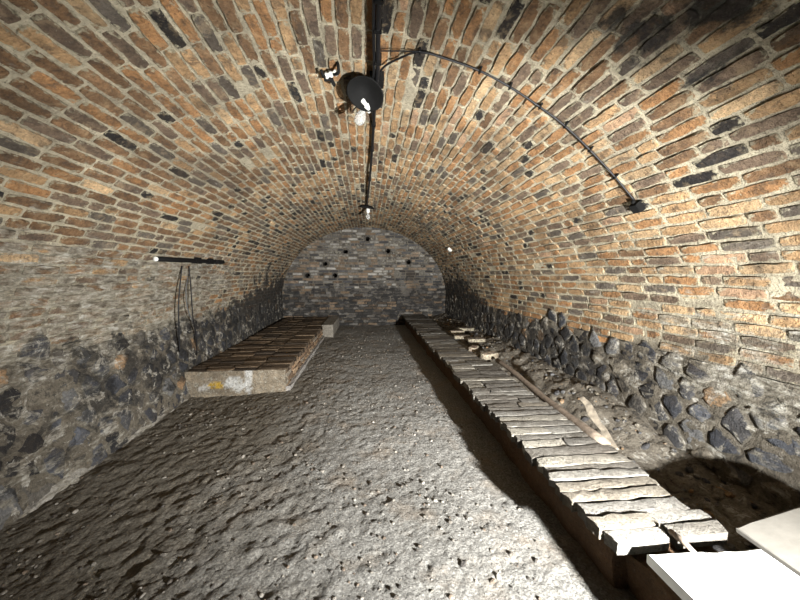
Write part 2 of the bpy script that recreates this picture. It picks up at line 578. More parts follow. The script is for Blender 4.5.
# ------------------------------------------------------------------ rubble stones of the side walls (cells of an irregular joint net)
def clip(poly, nx, ny, d):
    out = []
    for i in range(len(poly)):
        a, b_ = poly[i], poly[(i + 1) % len(poly)]
        da, db = a[0] * nx + a[1] * ny - d, b_[0] * nx + b_[1] * ny - d
        if da <= 0: out.append(a)
        if (da < 0 < db) or (db < 0 < da):
            t = da / (da - db)
            out.append((a[0] + (b_[0] - a[0]) * t, a[1] + (b_[1] - a[1]) * t))
    return out
def cells(u0, u1, v0, v1, du, dv, r):
    pts = []
    nv = int(math.ceil((v1 - v0) / dv)); nu = int(math.ceil((u1 - u0) / du))
    for j in range(nv):
        for i in range(nu):
            pts.append((u0 + (i + .5 + (j % 2) * .5 + r.uniform(-.36, .36)) * du, v0 + (j + .5 + r.uniform(-.34, .34)) * dv))
    res = []
    for p in pts:
        poly = [(p[0] - du * 1.3, p[1] - dv * 1.3), (p[0] + du * 1.3, p[1] - dv * 1.3), (p[0] + du * 1.3, p[1] + dv * 1.3), (p[0] - du * 1.3, p[1] + dv * 1.3)]
        for q in pts:
            dx, dy = q[0] - p[0], q[1] - p[1]
            if q is p or abs(dx) > 2.7 * du or abs(dy) > 2.7 * dv: continue
            poly = clip(poly, dx, dy, (q[0] ** 2 + q[1] ** 2 - p[0] ** 2 - p[1] ** 2) / 2)
            if len(poly) < 3: break
        if len(poly) >= 3: res.append((p, poly))
    return res
SPAL = [lin(92, 95, 102), lin(70, 72, 78), lin(48, 48, 50), lin(118, 118, 118), lin(140, 132, 118), lin(84, 84, 86), lin(168, 138, 106), lin(104, 100, 94), lin(76, 78, 84)]
def stone_from(poly, pt, gap, h, col, limef, sootf, r):
    m = MB()
    cx = sum(p[0] for p in poly) / len(poly); cy = sum(p[1] for p in poly) / len(poly)
    # split long edges so that the outline can wander
    pl = []
    for i in range(len(poly)):
        a, b_ = poly[i], poly[(i + 1) % len(poly)]
        pl.append(a)
        if math.hypot(a[0] - b_[0], a[1] - b_[1]) > 0.07:
            pl.append(((a[0] + b_[0]) / 2 + r.uniform(-.008, .008), (a[1] + b_[1]) / 2 + r.uniform(-.008, .008)))
    size = max(0.03, sum(math.hypot(p[0] - cx, p[1] - cy) for p in pl) / len(pl))
    f0 = max(0.3, 1 - gap / size)
    rings = []
    for f, hh in ((f0, -0.03), (f0 * 0.93, h * .55), (f0 * .62, h)):
        row = []
        for p in pl:
            g = f * r.uniform(.88, 1.06)
            u, v = cx + (p[0] - cx) * g, cy + (p[1] - cy) * g
            q = pt(u, v, hh + r.uniform(-.006, .006) * (hh > 0))
            row.append(m.vert(q, col, limef(q), sootf(q), 1.0 if hh < h * .9 else 0.25))
        rings.append(row)
    for a, b_ in zip(rings, rings[1:]):
        for i in range(len(pl)):
            j = (i + 1) % len(pl)
            m.face(a[i], a[j], b_[j], b_[i])
    q = pt(cx, cy, h * 1.05)
    c_ = m.vert(q, col, limef(q), sootf(q))
    for i in range(len(pl)):
        m.face(rings[-1][i], rings[-1][(i + 1) % len(pl)], c_)
    return m
for side, parent in ((-1, wall_left), (1, wall_right)):
    r = random.Random(11 + side)
    lst = []
    for p, poly in cells(-0.3, Y1 + 0.1, -0.05, SPRING + 0.22, 0.23, 0.15, r):
        if p[1] > top_edge(side, p[0]) + 0.02 or p[0] > Y1: continue
        def pt(u, v, off, sd=side):
            s = v if sd < 0 else S_TOT - v
            q = vpt(s, min(u, Y1), off)
            return q
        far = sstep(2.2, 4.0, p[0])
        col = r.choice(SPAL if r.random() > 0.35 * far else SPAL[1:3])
        g_ = r.uniform(.75, 1.2); col = tuple(q * g_ for q in col)
        j = r.uniform(-.15, .1)
        mb = stone_from(poly, pt, 0.012, r.uniform(0.0, 0.018), col, lambda q: lime_of(*q) + j - .05, lambda q: soot_shade_of(*q), r)
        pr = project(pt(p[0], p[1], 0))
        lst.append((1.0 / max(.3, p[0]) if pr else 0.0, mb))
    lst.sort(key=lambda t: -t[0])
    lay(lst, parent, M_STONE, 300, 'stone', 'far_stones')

# ------------------------------------------------------------------ back wall: brick courses and round vent holes
HOLES = [(367.6, 239, 1), (345.6, 251.7, 1), (388, 251, 1), (325, 264, 1), (408.6, 262, 1), (307.5, 275.6, 1), (335, 275.6, 1),
         (368, 262.5, 0), (397, 274, 0), (422, 273, 0)]
holes = []
for px, py, op in HOLES:
    r_ = ray(px, py); p = CAM + r_ * (Y1 / r_.y)
    holes.append((p.x, p.z, op))
HR = 0.07
def back_lime(z): return 0.30 * sstep(1.15, 1.9, z) + 0.05
def back_soot(x, z): return 0.58 - 0.38 * sstep(0.5, 2.0, z)
wm = MB()
g = 0.05
nx_, nz_ = int(4.9 / g), int(3.1 / g)
ids = {}
def bv(i, j):
    if (i, j) not in ids:
        x, z = -2.45 + i * g, -0.2 + j * g
        ids[(i, j)] = wm.vert((x, Y1 + 0.012 + 0.006 * fr(x, 0, z, 8, 2), z), lin(120, 114, 104), back_lime(z), back_soot(x, z))
    return ids[(i, j)]
for i in range(nx_):
    for j in range(nz_):
        x, z = -2.45 + (i + .5) * g, -0.2 + (j + .5) * g
        if any(math.hypot(x - a, z - b_) < HR + 0.005 for a, b_, _ in holes): continue
        wm.face(bv(i, j), bv(i + 1, j), bv(i + 1, j + 1), bv(i, j + 1))
wall_back = tag(wm.build('wall_back', M_MORTAR), 'sooty grey brick end wall with round vent holes', 'wall', kind='structure')
BP = [lin(142, 139, 133), lin(172, 169, 163), lin(100, 97, 94), lin(128, 110, 92), lin(68, 67, 68), lin(116, 113, 109), lin(148, 130, 112), lin(90, 90, 92)]
lst = []
j = 0
z = 0.0
while z < SPRING + RISE - 0.02:
    H = 0.0755
    x = -2.36 - rnd.random() * 0.25
    hw = HALF if z + H / 2 < SPRING else HALF * math.sqrt(max(0, 1 - ((z + H / 2 - SPRING) / RISE) ** 2))
    while x < hw:
        L = rnd.choice((0.26, 0.26, 0.26, 0.13)) * rnd.uniform(.95, 1.05)
        segs = [(x, x + L)]
        for a, b_, _ in holes:
            if abs(z + H / 2 - b_) < HR + H / 2 - 0.012:
                dx = math.sqrt(max(0, (HR + 0.012) ** 2 - max(0, abs(z + H / 2 - b_) - H * .4) ** 2))
                ns_ = []
                for (p, q) in segs:
                    if q < a - dx or p > a + dx: ns_.append((p, q)); continue
                    if p < a - dx - 0.03: ns_.append((p, a - dx))
                    if q > a + dx + 0.03: ns_.append((a + dx, q))
                segs = ns_
        for p, q in segs:
            p, q = max(p, -hw), min(q, hw)
            if q - p < 0.04: continue
            g_ = rnd.uniform(.75, 1.2); col = tuple(k * g_ for k in rnd.choice(BP if z > 1.0 else BP[2:6]))
            mb = brick(lambda u, v, off, zz=z: (u, Y1 - off, zz + v), p, q, 0.006, H - 0.006, 0.004 + rnd.uniform(-.004, .006), col,
                       back_lime(z) + rnd.uniform(-.2, .15), back_soot(p, z) + rnd.uniform(-.25, .2), 2, 1, rnd.randint(0, 10 ** 9))
            mb.f = [tuple(reversed(f)) for f in mb.f]
            lst.append(((q - p) * (1.0 if z > 0.3 else .2), mb))
        x += L + 0.012
    z += H
lst.sort(key=lambda t: -t[0])
lay(lst, wall_back, M_SOOTY)
for a, b_, op in holes:
    mt = Matrix.Translation((a, Y1, b_)) @ Matrix.Rotation(math.radians(90), 4, 'X')   # local z -> -y (towards the room)
    m = MB()
    dep = -0.6 if op else -0.035
    c_ = lin(96, 92, 86) if op else lin(128, 124, 116)
    m.lathe([(HR + 0.055, -0.016), (HR + 0.02, -0.004), (HR, 0.004), (HR - 0.004, -0.006)], 20, c_, mt)
    m.lathe([(HR - 0.004, -0.006), (HR - 0.006, dep), (0, dep - 0.004)], 20, lin(24, 24, 24) if op else c_, mt)
    m.build('vent_hole', M_MORTAR, wall_back)
# end wall behind the camera, with the cellar's plain plaster
m = MB()
for i in range(2):
    pass
a_ = [m.vert(p, lin(150, 142, 128), 0.2, 0.1) for p in ((-2.5, Y0 + .02, -.25), (2.5, Y0 + .02, -.25), (2.5, Y0 + .02, 3), (-2.5, Y0 + .02, 3))]
m.face(*a_)
tag(m.build('wall_front', M_MORTAR), 'plain plastered end wall behind the viewer', 'wall', kind='structure')

# ------------------------------------------------------------------ earth floor
DX = 0.0145
xs = np.arange(-2.5, 2.51, DX)
yl = [Y0]
while yl[-1] < Y1 + 0.05:
    yv = yl[-1]
    yl.append(yv + (0.1 if yv < 0.4 else 0.014 + 0.0045 * max(0, yv - 1)))
V = [];
for y in yl:
    for x in xs:
        V.append((float(x), y, 0.0))
def ramp_left(x): return -0.06 * (1 - sstep(-2.25, -0.5, x))
VV = []
for (x, y, _) in V:
    z = 0.018 * fr(x, y, 0.3, 0.9, 3) + ramp_left(x)
    q0, q1 = x * 0.86 + y * 0.5, -x * 0.5 + y * 0.86
    z += 0.006 * fr(q0 * 1.8, q1 * 0.8, 1.7, 3.0, 4)
    wgt = 0.6 + 0.7 * (1 - sstep(-0.9, 0.5, x))
    z -= 0.010 * wgt * abs(fr(x, y * .8, 5.1, 5.5, 4))
    z += 0.008 * wgt * fr(x, y, 7.1, 11, 3)
    z -= 0.012 * abs(fr(x, y, 9.1, 19, 3))
    VV.append((x, y, z))
FZ = np.array([p[2] for p in VV]).reshape(len(yl), len(xs))
def fz(x, y):
    i = int(np.searchsorted(yl, y)); i = min(max(i, 1), len(yl) - 1)
    j = int(round((x + 2.5) / DX)); j = min(max(j, 0), len(xs) - 1)
    return float(FZ[i, j])
nxs = len(xs)
me = bpy.data.meshes.new('floor')
F = [(i * nxs + j, i * nxs + j + 1, (i + 1) * nxs + j + 1, (i + 1) * nxs + j) for i in range(len(yl) - 1) for j in range(nxs - 1)]
me.from_pydata(VV, [], F)
me.polygons.foreach_set('use_smooth', np.ones(len(me.polygons), dtype=bool))
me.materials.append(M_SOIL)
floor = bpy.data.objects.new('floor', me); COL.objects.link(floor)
tag(floor, 'lumpy trodden grey earth floor running between the two benches', 'floor', kind='structure')

ICO = []
def ico():
    t = (1 + 5 ** .5) / 2
    v = [(-1, t, 0), (1, t, 0), (-1, -t, 0), (1, -t, 0), (0, -1, t), (0, 1, t), (0, -1, -t), (0, 1, -t), (t, 0, -1), (t, 0, 1), (-t, 0, -1), (-t, 0, 1)]
    f = [(0, 11, 5), (0, 5, 1), (0, 1, 7), (0, 7, 10), (0, 10, 11), (1, 5, 9), (5, 11, 4), (11, 10, 2), (10, 7, 6), (7, 1, 8), (3, 9, 4), (3, 4, 2), (3, 2, 6), (3, 6, 8), (3, 8, 9), (4, 9, 5), (2, 4, 11), (6, 2, 10), (8, 6, 7), (9, 8, 1)]
    return [Vector(p).normalized() for p in v], f
IV, IF = ico()
def pebble(m, p, r, col, rr):
    sc = Vector((rr.uniform(.7, 1.4), rr.uniform(.7, 1.3), rr.uniform(.4, .8))) * r
    e = Euler((rr.uniform(-.4, .4), rr.uniform(-.4, .4), rr.uniform(0, 6)))
    n = len(m.v)
    for v in IV:
        q = Vector((v.x * sc.x, v.y * sc.y, v.z * sc.z)) * rr.uniform(.82, 1.15)
        q.rotate(e)
        m.vert(q + Vector(p), col)
    for f in IF: m.face(*[n + i for i in f])
m = MB(); rr = random.Random(3)
for i in range(2600):
    y = 0.7 + 8.3 * rr.random() ** 2.0
    x = rr.uniform(-2.2, 1.0)
    if x < -0.95 and y > 4.15: continue
    if fr(x, y, 3.3, 1.4, 2) < -0.05 and rr.random() < 0.7: continue
    rad = 0.004 + 0.010 * rr.random() ** 2.5 + 0.001 * y
    gcol = rr.choice((lin(150, 144, 134), lin(120, 114, 106), lin(176, 170, 160), lin(132, 118, 104), lin(96, 92, 88)))
    pebble(m, (x, y, fz(x, y) + rad * 0.15), rad, gcol, rr)
tag(m.build('pebbles', M_STONE, floor, origin=(0, 0, 0)), kind='stuff')

# ------------------------------------------------------------------ right bench
def rough_block(m, x0, x1, y0, y1, z0, z1, col, amp=0.02, step=0.05, cf=None, faces='FLRT', lim=0.1, so=0.1):
    """block with uneven faces: F front (-y), L (-x), R (+x), T (top), B back (+y)"""
    def sheet(fn, nu, nv):
        g_ = []
        for i in range(nu + 1):
            row = []
            for j_ in range(nv + 1):
                p = Vector(fn(i / nu, j_ / nv))
                d = noise.noise_vector(p * 6) * amp + noise.noise_vector(p * 19) * amp * .4
                e_ = 0.0 if False else 1.0
                q = p + d * e_
                row.append(m.vert(q, cf(p) if cf else col, lim, so))
            g_.append(row)
        for a, b_ in zip(g_, g_[1:]):
            for j_ in range(nv):
                m.face(a[j_], b_[j_], b_[j_ + 1], a[j_ + 1])
    n = lambda l: max(1, int(math.ceil(l / step)))
    X, Y, Z = x1 - x0, y1 - y0, z1 - z0
    if 'F' in faces: sheet(lambda u, v: (x0 + X * u, y0, z0 + Z * v), n(X), n(Z))
    if 'B' in faces: sheet(lambda u, v: (x1 - X * u, y1, z0 + Z * v), n(X), n(Z))
    if 'L' in faces: sheet(lambda u, v: (x0, y1 - Y * u, z0 + Z * v), n(Y), n(Z))
    if 'R' in faces: sheet(lambda u, v: (x1, y0 + Y * u, z0 + Z * v), n(Y), n(Z))
    if 'T' in faces: sheet(lambda u, v: (x0 + X * u, y0 + Y * v, z1), n(X), n(Y))

def flat_brick(cx, cy, cz, L, W, T, col, seed, lime=0.1, soot_shade=0.0, tilt=0.0, rot=0.0):
    """worn brick lying flat; L along x, W along y, top at cz"""
    r = random.Random(seed)
    M_ = Matrix.Translation((cx, cy, cz)) @ Euler((tilt, r.uniform(-.012, .012), rot)).to_matrix().to_4x4()
    m = MB()
    nu, nv = max(3, int(L / 0.055)), 2
    ph = r.uniform(0, 50)
    def V_(i, j, inset, z):
        fu, fv = i / nu - .5, j / nv - .5
        u, v = fu * (L - inset * 2), fv * (W - inset * 2)
        if j in (0, nv): v += 0.012 * noise.noise(Vector((u * 14, ph, j))) + 0.007 * noise.noise(Vector((u * 40, ph, j)))
        if i in (0, nu): u += 0.022 * noise.noise(Vector((ph, fv * 5, i + .5)))
        return m.vert(M_ @ Vector((u, v, z)), col, lime, soot_shade, 1.0 if (i in (0, nu) or j in (0, nv)) else 0.0)
    top = [[V_(i, j, .004, (0.0 if j == 1 and 0 < i < nu else -0.004) + 0.006 * noise.noise(Vector((i * .8 + ph, j * 1.7, 2)))) for j in range(nv + 1)] for i in range(nu + 1)]
    for i in range(nu):
        for j in range(nv): m.face(top[i][j], top[i + 1][j], top[i + 1][j + 1], top[i][j + 1])
    per = [(i, 0) for i in range(nu)] + [(nu, j) for j in range(nv)] + [(i, nv) for i in range(nu, 0, -1)] + [(0, j) for j in range(nv, 0, -1)]
    a1 = [m.vert(m.v[top[i][j]], col, lime, soot_shade, 1.0) for i, j in per]
    a2 = [V_(i, j, .006, -T) for i, j in per]
    N = len(per)
    for a in range(N):
        b_ = (a + 1) % N
        m.face(a1[a], a2[a], a2[b_], a1[b_])
    m.face(*a2)
    return m

BT = 0.30
bench_r = tag(empty('brick_bench', (1.33, 4.5, 0)), 'long low bench topped with rows of pale flat slabs along the right wall', 'bench')
m = MB()
EARTH = lin(104, 80, 58)
rough_block(m, 1.12, 1.60, 1.31, Y1, -0.06, BT - 0.066, EARTH, 0.018, 0.06, faces='FLRT')
rough_block(m, 1.18, 1.60, -0.9, 1.31, -0.06, BT - 0.13, EARTH, 0.02, 0.06, faces='FLRT')
m.build('body', M_MORTAR, bench_r)
RB = [lin(138, 135, 128), lin(124, 121, 115), lin(150, 145, 134), lin(132, 125, 113), lin(112, 108, 101)]
y = 1.262
row = 0
while y < Y1 - 0.05:
    W = (0.088 + 0.035 * sstep(1.5, 4.5, y)) * rnd.uniform(.8, 1.2)
    cut = rnd.choice((0.5, 0.5, 0.47, 0.53, 0.33, 0.66))
    xl = 1.035 + rnd.uniform(-.022, .022) + 0.015 * ns(0, y, 0, 1.3); xr = 1.61 + rnd.uniform(-.03, .02) + 0.012 * max(0, y - 3)
    xm_ = xl + (xr - xl) * cut
    zr = BT + 0.008 * ns(3, y, 0, 2)
    for (p, q) in (((xl, xm_ - .001), (xm_ + .001, xr)) if rnd.random() < 0.45 else ((xl, xr),)):
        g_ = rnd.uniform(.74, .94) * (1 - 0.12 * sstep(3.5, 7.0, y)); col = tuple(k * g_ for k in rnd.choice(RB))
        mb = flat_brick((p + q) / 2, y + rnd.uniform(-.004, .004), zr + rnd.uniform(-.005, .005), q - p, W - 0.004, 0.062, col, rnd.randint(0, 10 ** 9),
                        0.12 * (1 - sstep(2.5, 4, y)), 0.3 * sstep(6.0, 7.0, y), rnd.uniform(0.0, .05), rnd.uniform(-.02, .02))  # far rows: shade of the loose pile put into the slab tone
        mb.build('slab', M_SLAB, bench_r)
    y += W + 0.001
    row += 1

# earth bank between bench and right wall
m = MB()
bx = [1.58 + i * 0.03 for i in range(27)]
by = [-0.9]
while by[-1] < Y1: by.append(by[-1] + 0.03 + 0.004 * max(0, by[-1]))
grid = []
for y in by:
    row_ = []
    for x in bx:
        t = sstep(1.68, 2.25, x)
        f_ = sstep(1.7, 2.9, y)
        z = 0.0 + 0.07 * f_ + t * (0.10 + 0.14 * f_) + 0.15 * sstep(4.0, 5.5, y) * (1 - t)
        z += -0.05 * (1 - sstep(1.64, 1.86, x)) * (1 - sstep(4.0, 5.0, y)) + 0.03 * fr(x, y, 2.2, 2.6, 4) + 0.03 * fr(x, y, 7.2, 9, 4) - 0.025 * abs(fr(x, y, 3.2, 16, 3))
        row_.append(m.vert((x, y, z), lin(128, 121, 109), 0.15, 0.05 + 0.35 * sstep(3.5, 6, y)))
    grid.append(row_)
for a, b_ in zip(grid, grid[1:]):
    for j in range(len(bx) - 1): m.face(a[j], a[j + 1], b_[j + 1], b_[j])
bank = tag(m.build('earth_bank', M_WALLBED), 'crumbling bank of earth and mortar between right bench and wall', 'earth bank', kind='structure')
m = MB(); rr = random.Random(9)
for i in range(900):
    y = 1.2 + 7.5 * rr.random() ** 1.6; x = rr.uniform(1.64, 2.25)
    gi = min(len(by) - 1, int(np.searchsorted(by, y))); gj = min(26, int((x - 1.58) / .03))
    rad = 0.006 + 0.034 * rr.random() ** 3
    pebble(m, (x, y, bank.data.vertices[gi * 27 + gj].co.z + rad * .1), rad, rr.choice(SPAL[3:] + [lin(140, 130, 112)]), rr)
tag(m.build('rubble', M_STONE, bank, origin=(0, 0, 0)), kind='stuff')

# loose bricks and broken pieces on the far half of the right bench
LB = [(489, 357, .31, .26, .14, .07, 0.5, lin(188, 172, 156), 'big pale loose brick at the far end of the wooden pole'),
      (474, 350, .31, .20, .11, .06, 0.9, lin(178, 158, 142), 'pinkish loose brick behind the big pale loose brick'),
      (476, 341, .34, .30, .15, .05, 0.0, lin(150, 138, 126), 'long flat loose brick lying against the dark stones'),
      (462, 338, .33, .28, .13, .05, -.05, lin(158, 146, 132), 'loose brick on the bench left of the long flat one'),
      (457, 333, .33, .26, .12, .05, 0.1, lin(172, 158, 144), 'small pale loose brick nearest the middle of the bench'),
      (466, 330, .34, .30, .14, .05, -.1, lin(140, 130, 120), 'greyish loose brick farthest back on the right bench')]
for px, py, z, L, W, T, rot, col, lab in LB:
    p = at_z(px, py, z)
    mb = flat_brick(p.x, p.y, z + T * .6 + .02, L, W, T + .005, tuple(k * .72 for k in col), int(px * 7 + py), 0.2, 0, 0.03, rot)
    tag(mb.build('loose_brick', M_BRICK, origin=(p.x, p.y, z - T * .4)), lab, 'brick', 'loose bricks on the right bench')

# wooden pole, stake and sliver
m = MB()
a, b_ = at_z(497, 361, 0.32), at_z(609, 447, 0.285)
pts = []; rad = []
for i in range(15):
    t = i / 14
    p = a.lerp(b_, t) + Vector((0.018 * math.sin(t * 5), 0, 0.012 * math.sin(t * 7 + 1)))
    pts.append(p); rad.append(0.026 + 0.010 * t + 0.003 * math.sin(i * 2.1))
m.tube(pts, rad, 10, lin(112, 100, 88))
tag(m.build('wooden_pole', M_WOOD, origin=b_), 'long grey wooden pole lying along the wall edge of the right bench', 'pole')
m = MB()
base, top_ = at_z(615, 450, 0.25), at_x(583, 398, 1.74)
ax = (top_ - base).normalized(); sd = ax.cross(Vector((0.5, 1, 0))).normalized(); th = ax.cross(sd).normalized()
rw = []
for i in range(7):
    t = i / 6
    w_ = 0.024 + 0.007 * math.sin(i * 1.9); h_ = 0.014
    c0 = base.lerp(top_, t) + sd * 0.008 * math.sin(i * 2.3)
    rw.append([m.vert(c0 + sd * w_ * e1 + th * h_ * e2, lin(128, 116, 100)) for e1, e2 in ((-1, -1), (1, -1), (1, 1), (-1, 1))])
for p, q in zip(rw, rw[1:]):
    for k in range(4): m.face(p[k], p[(k + 1) % 4], q[(k + 1) % 4], q[k])
m.face(*reversed(rw[0])); m.face(*rw[-1])
tag(m.build('wooden_stake', M_PALEWOOD, smooth=False, origin=base), 'splintered board propped beside the near end of the wooden pole', 'board')
m = MB()
a, b_ = at_z(670, 531, BT + 0.012), at_z(695, 553, BT + 0.012)
m.tube([a, a.lerp(b_, .5) + Vector((.003, 0, .002)), b_], [0.011, 0.013, 0.008], 6, lin(150, 132, 108))
tag(m.build('wood_sliver', M_WOOD, origin=a), 'short wood sliver bridging the gap before the white slab', 'stick')

# white slabs and grey board at the near end
def slab(name, corners, T, mat, label, cat, n=6, seed=0):
    """quad slab with chamfered, slightly chipped rim; corners counter-clockwise from above, top surface"""
    r = random.Random(seed)
    c = [Vector(p) for p in corners]
    m = MB()
    cen = sum(c, Vector()) / 4
    nrm = (c[1] - c[0]).cross(c[3] - c[0]).normalized()
    rim = []
    for i in range(4):
        for k in range(n):
            p = c[i].lerp(c[(i + 1) % 4], k / n)
            rim.append(p + Vector((r.uniform(-1, 1), r.uniform(-1, 1), 0)) * 0.003)
    rows = []
    for ins, dz in ((0.010, 0.0), (0.0, -0.006), (0.0, -T + .004), (0.006, -T)):
        rows.append([m.vert(p + (cen - p).normalized() * ins + nrm * dz) for p in rim])
    N = len(rim)
    for a, b_ in zip(rows, rows[1:]):
        for i in range(N): m.face(a[i], b_[i], b_[(i + 1) % N], a[(i + 1) % N])
    m.face(*rows[0]); m.face(*reversed(rows[-1]))
    return tag(m.build(name, mat, smooth=False, origin=c[0] - nrm * T), label, cat)
sx = 1.385
slab('white_slab', [(1.14, -0.75, BT), (sx - .004, -0.75, BT), (sx - .004, 1.155, BT), (1.14, 1.165, BT)], 0.045, M_WHITE,
     'bright white slab at the near end of the right bench, aisle side', 'slab', seed=1)
slab('white_slab', [(sx + .003, -0.75, BT), (1.62, -0.75, BT), (1.63, 1.140, BT), (sx + .003, 1.147, BT)], 0.045, M_WHITE,
     'bright white slab at the near end of the right bench, wall side', 'slab', seed=2)
slab('grey_board', [(1.645, -0.2, BT + .01), (2.06, -0.2, BT + .115), (2.06, 1.235, BT + .115), (1.645, 1.245, BT + .01)], 0.03, M_BOARD,
     'tilted grey board beside the white slab, in the bottom right corner', 'board', seed=3)

# ------------------------------------------------------------------ left bench
bench_l = tag(empty('brick_platform', (-1.65, 6.8, 0)), 'broad low platform paved with dark bricks along the left wall', 'platform')
LX0, LX1, LYF = -2.22, -1.0, 4.19
LT = 0.27
def front_col(p):
    base = Vector(lin(142, 130, 112))
    n_ = fr(p.x, p.y, p.z, 7, 3)
    base = base * (1 + 0.35 * n_)
    if math.hypot((p.x + 1.83) / .09, (p.z - .08) / .05) < 1 + .5 * n_: base = Vector(lin(196, 160, 62))
    if math.hypot((p.x + 1.64) / .12, (p.z - .08) / .08) < 1 + .6 * n_ or abs(p.x + 1.46) < .035 + .03 * n_: base = Vector(lin(205, 204, 200))
    if math.hypot((p.x + 2.0) / .1, (p.z - .05) / .04) < 1 + .6 * n_: base = Vector(lin(190, 186, 180))
    return tuple(max(0, q) for q in base)
m = MB()
rough_block(m, LX0, LX1 - .02, LYF, LYF + 0.3, -0.14, LT - 0.012, None, 0.008, 0.03, cf=front_col, faces='FR', lim=0.38, so=0.12)
m.build('front_face', M_MORTAR, bench_l)
m = MB()
rough_block(m, LX0, LX1 - .03, LYF + .05, Y1, -0.14, LT - 0.066, lin(112, 90, 68), 0.01, 0.08, faces='RT')
m.build('body', M_MORTAR, bench_l)
DB = [lin(98, 84, 68), lin(86, 73, 60), lin(108, 92, 74), lin(74, 64, 54), lin(116, 98, 78)]
y = LYF + 0.075
while y < Y1 - 0.06:
    W = 0.13 * rnd.uniform(.9, 1.1)
    sh = rnd.uniform(-.03, .03)
    edges = [LX0 + .02, -1.98 + sh, -1.67 + sh, -1.38 + sh * .3, LX1 + rnd.uniform(-.01, .01)]
    for p, q in zip(edges, edges[1:]):
        g_ = rnd.uniform(.8, 1.15); col = tuple(k * g_ for k in rnd.choice(DB))
        mb = flat_brick((p + q) / 2, y, LT + rnd.uniform(-.008, .008), q - p - .004, W - 0.006, 0.062, col, rnd.randint(0, 10 ** 9), 0.05, 0.05,
                        rnd.uniform(-.07, .05), rnd.uniform(-.02, .02))
        mb.build('brick', M_SLAB, bench_l)
    y += W
# bricks of the aisle side
for ci in range(3):
    y = LYF + 0.02 + (0.13 if ci % 2 else 0)
    z0 = -0.02 + ci * 0.077
    while y < 7.72:
        L = 0.26 * rnd.uniform(.92, 1.05)
        g_ = rnd.uniform(.8, 1.15); col = tuple(k * g_ for k in rnd.choice((lin(150, 122, 96), lin(160, 136, 110), lin(128, 104, 82), lin(150, 140, 126))))
        mb = brick(lambda u, v, off, zz=z0: (LX1 - 0.03 + off, u, zz + v), y, min(y + L, 7.74), 0.006, 0.071, 0.024 + rnd.uniform(-.006, .006), col, .25, 0.0, 3, 1, rnd.randint(0, 10 ** 9))
        mb.build('brick', M_BRICK, bench_l)
        y += L + .014
m = MB()
rough_block(m, LX1 - 0.02, LX1 + 0.035, LYF + .02, 7.74, -0.06, 0.035, lin(178, 174, 170), 0.008, 0.05, faces='FRT', lim=.4, so=0)
tag(m.build('kerb_strip', M_MORTAR, bench_l), 'pale strip along the foot of the platform')
m = MB()
rough_block(m, LX1 - 0.03, -0.77, 7.75, Y1, -0.06, LT + 0.01, lin(150, 144, 134), 0.012, 0.05, faces='FRTL', lim=.35, so=0.1)
tag(m.build('end_block', M_MORTAR, bench_l), 'pale plastered block at the far end of the platform')

# pale plaster fillet along the foot of the left wall
m = MB()
pts_ = []
grid = []
for i in range(160):
    y = 0.2 + i * (4.15 - 0.2) / 159
    k = 0.5 + 0.5 * ns(0, y, 0, 2.2)
    z0 = fz(-2.2, y)
    w_ = 0.03 + 0.09 * k
    row_ = []
    for j in range(5):
        t = j / 4
        p = (-2.18 - 0.02 * t + w_ * (1 - t) ** 1.5 + 0.01 * ns(1, y, j, 9), y, z0 - 0.03 + (0.05 + 0.12 * k) * t + 0.012 * ns(5, y, j, 12))
        row_.append(m.vert(p, lin(176, 172, 164), .5, .25))
    grid.append(row_)
for a, b_ in zip(grid, grid[1:]):
    for j in range(4): m.face(a[j], b_[j], b_[j + 1], a[j + 1])
tag(m.build('plaster_fillet', M_MORTAR, wall_left), 'pale plaster fillet along the foot of the wall')

# ------------------------------------------------------------------ cables, lamps and fittings
def smooth_path(pts, n=6):
    out = []
    P_ = [pts[0]] + pts + [pts[-1]]
    for i in range(1, len(P_) - 2):
        p0, p1, p2, p3 = P_[i - 1], P_[i], P_[i + 1], P_[i + 2]
        for k in range(n):
            t = k / n
            out.append(0.5 * ((2 * p1) + (-p0 + p2) * t + (2 * p0 - 5 * p1 + 4 * p2 - p3) * t * t + (-p0 + 3 * p1 - 3 * p2 + p3) * t ** 3))
    out.append(pts[-1])
    return out
def inward(p):
    nx, nz = -p.x / HALF ** 2, -(p.z - SPRING) / RISE ** 2
    return Vector((nx, 0, nz)).normalized()
def clip_on(parent, p, direction, s=0.02):
    d = direction.normalized(); n_ = inward(p); w_ = d.cross(n_)
    m = MB()
    M_ = Matrix((d, w_, n_)).transposed().to_4x4(); M_.translation = p
    m.box(-s * .5, s * .5, -s, s, -0.05, 0.014, lin(24, 24, 25), M_)
    m.build('clip', M_BLACK, parent, smooth=False)

# cable running down the crown of the vault
pix = [(380, -40), (379, 0), (378, 30), (378, 62), (377, 78), (375, 100), (373.5, 125), (372, 150), (369.5, 180), (367, 205)]
offs = [.045, .05, .05, .06, .06, .035, .03, .035, .05, .04]
path = [on_vault(a, b_, o) for (a, b_), o in zip(pix, offs)]
crown = empty('crown_cable', path[0]); tag(crown, 'thick black cable running along the crown of the vault', 'cable')
m = MB(); m.tube(smooth_path(path), 0.014, 8, lin(26, 26, 28)); m.build('cable', M_CABLE, crown)
m = MB(); m.tube([p + Vector((-.024, 0, .004)) for p in smooth_path(path[:5])], 0.009, 6, lin(26, 26, 28)); m.build('cable', M_CABLE, crown)
for i in (1, 2, 3, 6, 7, 8): clip_on(crown, path[i], Vector((0, 1, 0)), 0.02)

